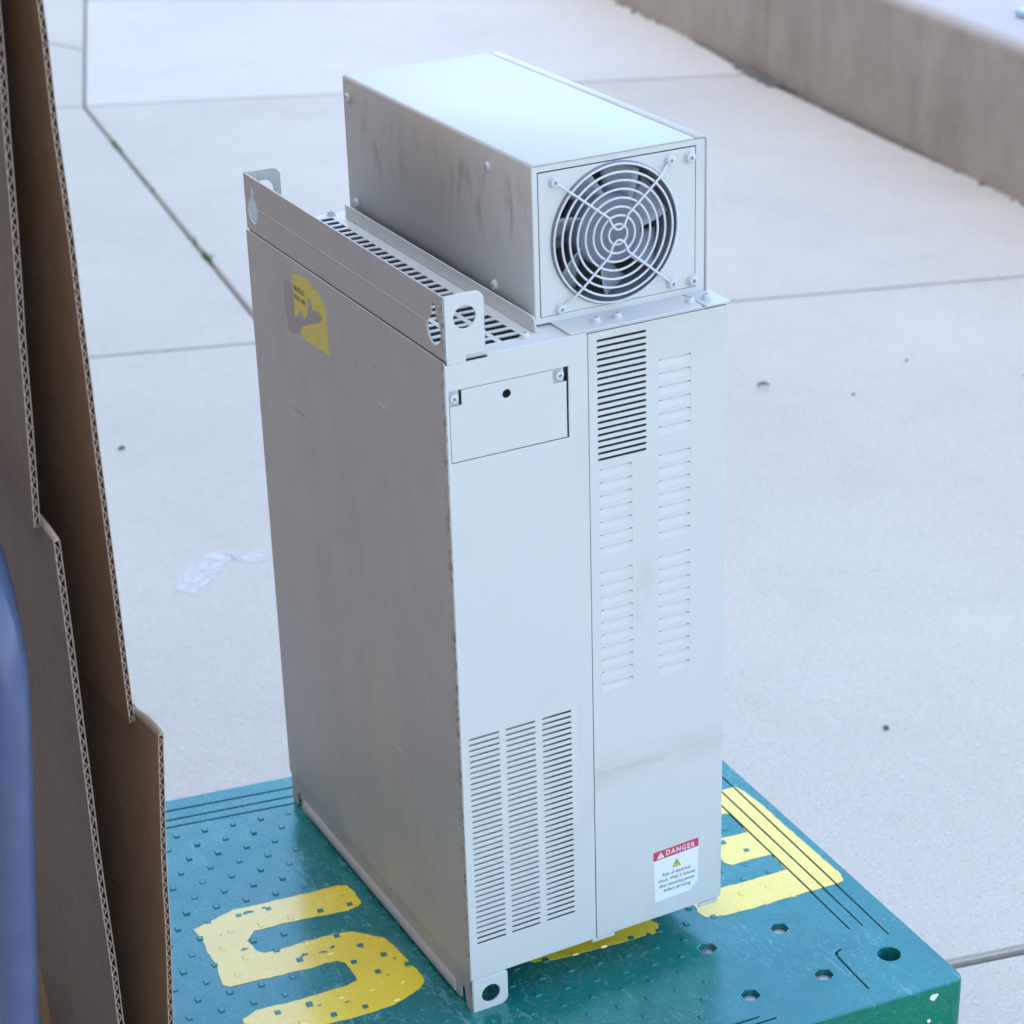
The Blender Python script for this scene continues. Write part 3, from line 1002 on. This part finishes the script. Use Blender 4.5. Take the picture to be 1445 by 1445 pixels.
# left front cover: access opening and three columns of slots
def slot(x0, x1, zc, h):
    r = h / 2
    return [(x0 + r + r * math.cos(a), zc + r * math.sin(a)) for a in (R_(90), R_(135), R_(180), R_(225), R_(270))] + \
           [(x1 - r + r * math.cos(a), zc + r * math.sin(a)) for a in (R_(-90), R_(-45), 0, R_(45), R_(90))]
holes = []
for i in range(39):
    z = .2522 - i * (.2522 - .0387) / 38
    for x0, x1 in ((.0074, .0373), (.0436, .0732), (.0800, .1096)):
        holes.append(slot(x0, x1, z, .0021))
acc = [(.0026, .5152), (.1132, .5152), (.1132, .5790), (.0026, .5790)]
left = plate('left_cover', rrect(.0004, SX - .0003, .0006, H - .0030), holes + [acc], .0016, 'F', 0, 'paint', cab, .0004, CO)
# rolled edge beside the side panel
bm = bmesh.new()
tube(bm, [(.0004, .0008, .0006), (.0004, .0008, H - .003)], .0011, 8)
build('rolled_edge', bm, 'paint', left, smooth=60)
# access plate with notched corners
ap = [(.0032, .5160), (.1114, .5160), (.1114, .5662), (.0985, .5662), (.0985, .5784), (.0142, .5784), (.0142, .5655), (.0032, .5655)]
plate('access_plate', ap, [circle(.0553, .5665, .0039, 20)], .0014, 'F', .0003, 'paint', left, .0003)
bm = bmesh.new()
box(bm, .0018, .0126, .0030, .0040, .560, .584)
box(bm, .0990, .1100, .0030, .0040, .560, .584)
build('screw_bracket', bm, 'paint', left)
bm = bmesh.new()
box(bm, .004, .098, .020, .0212, .030, .262)
box(bm, .104, .126, .036, .0372, .030, .262)
build('baffle', bm, 'paint', left)

# right front cover with slots and pressed louvres
LP = .012335
rowsR = [.5667 - k * LP for k in range(6)] + [.4790 - k * LP for k in range(7)] + [.3812 - k * LP for k in range(10)]
rowsL = [.4786 - k * LP for k in range(7)] + [.3808 - k * LP for k in range(10)]
holes = [slot(.1405, .1886, .5954 - i * .005666, .0023) for i in range(20)]
LH = .0074
for rows_, x0, x1 in ((rowsR, .2012, .2328), (rowsL, .1420, .1737)):
    for z in rows_: holes.append([(x0, z - LH), (x1, z - LH), (x1, z), (x0, z)])
right = plate('right_cover', rrect(SX + .0004, W, .0006, H - .0018, .003, (0, 1, 0, 0)), holes, .0016, 'F', 0, 'cover', cab, .0003, CO)
bm = bmesh.new()
wdt = .0318
rows = []
for k in range(7):
    t = k / 6                       # 0 at the open top, 1 at the foot
    dep = .0017 * (1 - t) ** 1.2
    row = []
    for q in range(7):
        s = -1 + 2 * q / 6
        e = 1 - max(0, (abs(s) - .80) / .2) ** 2
        row.append(bm.verts.new((s * wdt / 2, dep * e - .00005, -.0008 - (LH - .0008) * t)))
    rows.append(row)
for a, b in zip(rows, rows[1:]):
    for q in range(6): bm.faces.new((a[q], a[q + 1], b[q + 1], b[q]))
lou = None
for rows_, xc in ((rowsR, .2170), (rowsL, .15785)):
    for z in rows_:
        if lou is None:
            lou = build('louvre', bm, 'paint', right, smooth=70); o = lou
        else:
            o = lou.copy(); COL.objects.link(o)
        o.location = (xc, .0003, z)
# little lip under the right cover
bm = bmesh.new()
box(bm, W - .0245, W - .002, .0006, .0030, -.0052, -.0012, .0012)
box(bm, .128, .152, .0008, .0026, -.0034, .0)
build('bottom_lip', bm, 'paint', right)

# perforated top
holes = []
for k in range(29):
    yc = .4107 - k * .01378
    for x0, x1 in ((.0120, .0330), (.0375, .0580), (.0628, .0830)):
        holes.append(rrect(x0, x1, yc - .0046, yc + .0046))
top = plate('top_plate', rrect(.0024, W, .0016, D), holes, .0016, 'T', H, 'paint', cab, .0004, CO)
bm = bmesh.new()
box(bm, .0385, .1314, .0000, .0018, H - .0034, H - .0002, .0006)
build('folded_edge', bm, 'paint', top)
# tray under the fan housing
tray = plate('fan_tray', rrect(.1153, .2456, .0006, .0360, .003, (1, 1, 0, 0)), [], .0015, 'T', H + .0018, 'paint', cab, .0005, CO)
plate('tray_corner', rrect(.2468, .2716, -.0010, .40, .003, (1, 0, 0, 0)), [], .0015, 'T', H + .0020, 'paint', tray, .0005)
lip = rrect(.0213, .4060, H + .0003, .6188, .005, (0, 0, 0, 1))
plate('tray_lip', [(a, b) for a, b in lip], [], .0016, 'L', .0935, 'paint', tray, .0004)
bm = bmesh.new()
box(bm, .0951, .1012, .0225, .4060, H + .0002, H + .0014)
build('tray_floor', bm, 'paint', tray)

# ---- fan housing
hs = H + .0016
ZT = H + BZ
bm = bmesh.new()
# bent cover: left side and top with a rounded shoulder
rr = .0034
prof = [(BX0, hs)] + [(BX0, ZT - rr)] + [(BX0 + rr - rr * math.cos(a * PI / 12), ZT - rr + rr * math.sin(a * PI / 12)) for a in range(1, 6)] + [(BX0 + rr, ZT), (.2551, ZT)]
yA_, yB_ = BY0 - .0012, BY1
ra = [bm.verts.new((x, yA_, z)) for x, z in prof]
rb = [bm.verts.new((x, yB_, z)) for x, z in prof]
for k in range(len(prof) - 1): bm.faces.new((ra[k], ra[k + 1], rb[k + 1], rb[k]))
ho = build('fan_housing', bm, 'housing', cab, CO, smooth=40)
md = ho.modifiers.new('sheet', 'SOLIDIFY'); md.thickness = .0014; md.offset = -1
bm = bmesh.new()
pr = [(.2563, ZT), (BX1 - .003, ZT), (BX1 - .001, ZT - .001), (BX1, ZT - .003), (BX1, hs)]
ra = [bm.verts.new((x, yA_ + .0004, z)) for x, z in pr]
rb = [bm.verts.new((x, yB_, z)) for x, z in pr]
for k in range(len(pr) - 1): bm.faces.new((ra[k], ra[k + 1], rb[k + 1], rb[k]))
o = build('housing_side', bm, 'paint', ho, smooth=30)
md = o.modifiers.new('sheet', 'SOLIDIFY'); md.thickness = .0014; md.offset = -1
bm = bmesh.new()
box(bm, BX0 + .0016, BX1 - .0016, BY1 - .002, BY1 - .0005, hs, ZT - .0016)
box(bm, .2500, .2640, BY0 + .002, BY1 - .003, ZT - .0032, ZT - .0018)
build('housing_back', bm, 'paint', ho)
FX, FZ, FRR = .1785, .6740, .0592
frame = plate('front_frame', rrect(BX0 + .0018, BX1 - .0022, hs, ZT - .0022), [rrect(.1062, .2580, .6122, .7368)], .0014, 'F', BY0, 'paint', ho, .0003)
fp = plate('fan_plate', rrect(.1069, .2572, .6127, .7358), [circle(FX, FZ, FRR + .0006, 64)], .0014, 'F', BY0 - .0003, 'paint', ho, .0004)
# duct, rotor
bm = bmesh.new()
lathe(bm, [(.0622, -.0004), (.0605, .0018), (.0592, .0010), (.0588, -.004), (.0588, -.036)], 64, mat=Matrix.Translation((FX, BY0, FZ)) @ Matrix.Rotation(PI / 2, 4, 'X'))
build('fan_duct', bm, 'fan', ho, smooth=50)
bm = bmesh.new()
lathe(bm, [(.0001, -.0068), (.0265, -.0070), (.0300, -.0080), (.0318, -.0105), (.0318, -.034)], 48, mat=Matrix.Translation((FX, BY0, FZ)) @ Matrix.Rotation(PI / 2, 4, 'X'))
build('fan_hub', bm, 'fan', ho, smooth=40)
bm = bmesh.new()
rows = []
for k in range(7):
    r = .030 + (.0568 - .030) * k / 6
    row = []
    for q in range(7):
        t = q / 6 - .5
        ang = t * R_(33) + (k / 6) * R_(12)
        row.append(bm.verts.new((r * math.cos(ang), .0185 + t * .020 + .0025 * math.cos(t * PI), r * math.sin(ang))))
    rows.append(row)
for a, b in zip(rows, rows[1:]):
    for q in range(6): bm.faces.new((a[q], a[q + 1], b[q + 1], b[q]))
b0 = build('fan_blade', bm, 'blade', ho, smooth=60)
md = b0.modifiers.new('t', 'SOLIDIFY'); md.thickness = .0012
for k in range(7):
    o = b0 if k == 0 else b0.copy()
    if k: COL.objects.link(o)
    o.location = (FX, BY0, FZ)
    o.rotation_euler = (0, R_(-12) + 2 * PI * k / 7, 0)
bm = bmesh.new()
for a in (20, 110, 200, 290):
    c, s = math.cos(R_(a)), math.sin(R_(a))
    for (r0, r1) in ((.02, .06),):
        v = [bm.verts.new((FX + r * c + s * wv, BY0 + .036, FZ + r * s - c * wv)) for r, wv in ((r0, -.004), (r1, -.004), (r1, .004), (r0, .004))]
        bm.faces.new(v)
lathe(bm, [(.0001, -.036), (.03, -.036)], 32, mat=Matrix.Translation((FX, BY0, FZ)) @ Matrix.Rotation(PI / 2, 4, 'X'))
build('motor_spider', bm, 'fan', ho)
# wire guard
bm = bmesh.new()
gy = BY0 - .0052
wr = .00105
for r in (.0088, .0163, .0237, .0312, .0387, .0460, .0532, .0596):
    y = gy if r < .055 else BY0 - .0030
    tube(bm, [(FX + r * math.cos(2 * PI * k / 56), y, FZ + r * math.sin(2 * PI * k / 56)) for k in range(56)], wr, 8, closed=True)
def vwire(p, q, up_):
    yb = gy - .0018
    zc = FZ + (.0052 if up_ else -.0052)
    cp_ = Vector((FX, yb, zc))
    def arm(s):
        s = Vector((s[0], BY0 - .0022, s[1]))
        d = (Vector((FX, 0, zc + (.0035 if up_ else -.0035))) - Vector((s.x, 0, s.z)))
        l = d.length
        d = d / l
        e = .0105 / l
        return [s, s + d * .007 + Vector((0, 0, 0)), Vector((s.x + d.x * .0125, yb, s.z + d.z * .0125)), Vector((s.x + d.x * (l - .012), yb, s.z + d.z * (l - .012)))]
    a, b = arm(p), arm(q)
    sgn = -1 if up_ else 1
    mid = [Vector((FX - .0055, yb, zc + sgn * .0008 - sgn * .0030)), Vector((FX, yb, zc + sgn * .0016)), Vector((FX + .0055, yb, zc + sgn * .0008 - sgn * .0030))]
    tube(bm, smooth_path(a, 1) + smooth_path(mid, 1) + smooth_path(b, 1)[::-1], wr, 8)
US, UT, LS, LT = (.1211, .7268), (.2318, .7282), (.1252, .6172), (.2338, .6196)
vwire(US, UT, True)
vwire(LS, LT, False)
build('fan_guard', bm, 'wire', ho, smooth=60)

# ---- screws (one mesh, shade of the cross recess coloured in as dark second material)
def screw_mesh():
    bm = bmesh.new()
    lathe(bm, [(.0062, 0), (.0064, .0006), (.0061, .0011), (.0049, .0012), (.0049, .0034), (.0046, .0041), (.0036, .0045), (.0018, .0047), (.0001, .0048)], 24)
    bm.faces.ensure_lookup_table()
    nf = len(bm.faces)
    for a in (0.5, 0.5 + PI / 2):
        r = box(bm, -.0021, .0021, -.00045, .00045, .0043, .00490)
        bmesh.ops.rotate(bm, verts=r['verts'], cent=(0, 0, 0), matrix=Matrix.Rotation(a, 3, 'Z'))
    bmesh.ops.recalc_face_normals(bm, faces=bm.faces)
    me = bpy.data.meshes.new('screw')
    bm.faces.ensure_lookup_table()
    for i, f in enumerate(bm.faces):
        f.material_index = 1 if i >= nf else 0
        f.smooth = i < nf
    bm.to_mesh(me); bm.free()
    me.materials.append(M['screw']); me.materials.append(M['recess'])
    me.set_sharp_from_angle(angle=R_(45))
    return me
SM = screw_mesh()
def screw(parent, loc, d, s=1., tall=1.):
    o = link('screw', SM, None, parent, loc)
    o.rotation_mode = 'QUATERNION'
    q = Vector(d).to_track_quat('Z', 'Y')
    o.rotation_quaternion = q @ Matrix.Rotation(random.random() * 1.2 - .6, 3, 'Z').to_quaternion()
    o.scale = (s, s, s * tall)
for x, z in (US, UT, LS, LT): screw(fp, (x, BY0 - .0004, z), (0, -1, 0), .80)
for x, z in ((.2513, .7277), (.2543, .6190)): screw(fp, (x, BY0 - .0004, z), (0, -1, 0), .88)
for y, z in ((.3972, .7246), (.1083, .7255), (.3902, .6233), (.1024, .6229)): screw(ho, (BX0, y, z), (-1, 0, 0), .80, .8)
for x, z in ((.0072, .5719), (.1050, .5724)): screw(left, (x, .0029, z), (0, -1, 0), .82)
for x, y in ((.0823, .0168), (.0860, .4230)): screw(top, (x, y, H), (0, 0, 1), .78, 1.2)
for x, y in ((.1487, .0150), (.1691, .0150), (.2410, .0150)): screw(tray, (x, y, H + .0018), (0, 0, 1), .74, 1.2)
screw(tray, (.2575, .0148, H + .0020), (0, 0, 1), .78, 1.2)

# ---- danger label
dl = plate('danger_label', [(.1962, .0178), (.2351, .0196), (.2438, .0280), (.2440, .0762), (.1943, .0742)], [], .0002, 'F', -.0002, 'white', cab, .00002, CO)
plate('header_band', [(.1944, .0645), (.2440, .0664), (.2440, .0761), (.1943, .0742)], [], .0001, 'F', -.00032, 'red', dl, .00001)
link('lettering', text_mesh('danger_word', 'DANGER', .0078, .2238, .0676, 'F', -.0004, width=.0318, space=1.25, bold=.00012), 'white', dl)
plate('warning_triangle', [(.1982, .0660), (.2062, .0663), (.2022, .0733)], [circle(.2022, .0682, .0006, 8), rrect(.2018, .2026, .0694, .0716)], .0001, 'F', -.0004, 'white', dl, .00001)
plate('hazard_triangle', [(.2152, .0516), (.2246, .0519), (.2199, .0601)], [], .0001, 'F', -.00032, 'ink', dl, .00001)
plate('hazard_field', [(.2162, .0522), (.2236, .0524), (.2199, .0589)], [], .0001, 'F', -.0004, 'ytri', dl, .00001)
plate('hazard_bolt', [(.2203, .0575), (.2189, .0548), (.2198, .0548), (.2195, .0528), (.2208, .0555), (.2200, .0555)], [], .0001, 'F', -.00048, 'ink', dl, .00001)
for s, xc, zc, wd in (('Risk of electrical', .2197, .0448, .0305), ('shock. Wait 3 minutes', .2203, .0388, .0408), ('after removing power', .2203, .0328, .0395), ('before servicing.', .2210, .0270, .0300)):
    link('lettering', text_mesh('line', s, .0053, xc, zc, 'F', -.00032, width=wd), 'ink', dl)

# ---- torn yellow label on the side
SXO = -.0012
yl = plate('torn_label', jag([(.3163, .5908), (.2950, .5945), (.2761, .5951), (.2690, .5900), (.2620, .5890), (.2576, .5933), (.2480, .5850), (.2402, .5760), (.2394, .5352), (.3033, .5323), (.3039, .5398), (.2960, .5460), (.2678, .5570), (.2560, .5610), (.2480, .5690), (.2600, .5720), (.2700, .5690), (.2740, .5760), (.2800, .5800), (.2849, .5700), (.2855, .5600), (.2930, .5550), (.2980, .5605), (.3060, .5560), (.3120, .5500), (.3167, .5521), (.3160, .5700)], .0008, .002),
           [], .0002, 'L', SXO - .0002, 'ylabel', cab, .00002, CO)
plate('paper_residue', jag([(.3380, .5805), (.3165, .5790), (.3172, .5500), (.3050, .5540), (.2930, .5535), (.2840, .5640), (.2740, .5740), (.2680, .5670), (.2560, .5720), (.2450, .5740), (.2470, .5660), (.2680, .5555), (.2970, .5445), (.3045, .5370), (.3200, .5310), (.3330, .5290), (.3400, .5500)], .0016, .0025),
      [], .0001, 'L', SXO - .00012, 'residue', yl, .00001)
link('lettering', text_mesh('line', 'BRADLEY', .0072, .3010, .5765, 'L', SXO - .0003, width=.0255), 'ink', yl)
link('lettering', text_mesh('line', 'FLEX 400', .0072, .3010, .5678, 'L', SXO - .0003, width=.0245), 'ink', yl)
# scratches on the side panel
bm = bmesh.new()
def scratch(y0, z0, y1, z1, wd):
    d = Vector((y1 - y0, z1 - z0)).normalized()
    n = Vector((-d.y, d.x)) * wd / 2
    bm.faces.new([bm.verts.new((SXO - .00008, a, b)) for a, b in ((y0 - n.x, z0 - n.y), (y1, z1), (y0 + n.x, z0 + n.y))])
for s in ((.142, .558, .128, .552, .0011), (.178, .552, .1785, .540, .0007), (.1785, .560, .1784, .563, .0006), (.095, .36, .094, .355, .0008), (.06, .13, .055, .122, .001), (.0195, .22, .0205, .214, .0008), (.30, .09, .296, .087, .0009)): scratch(*s)
build('scratch_marks', bm, 'recess', side)
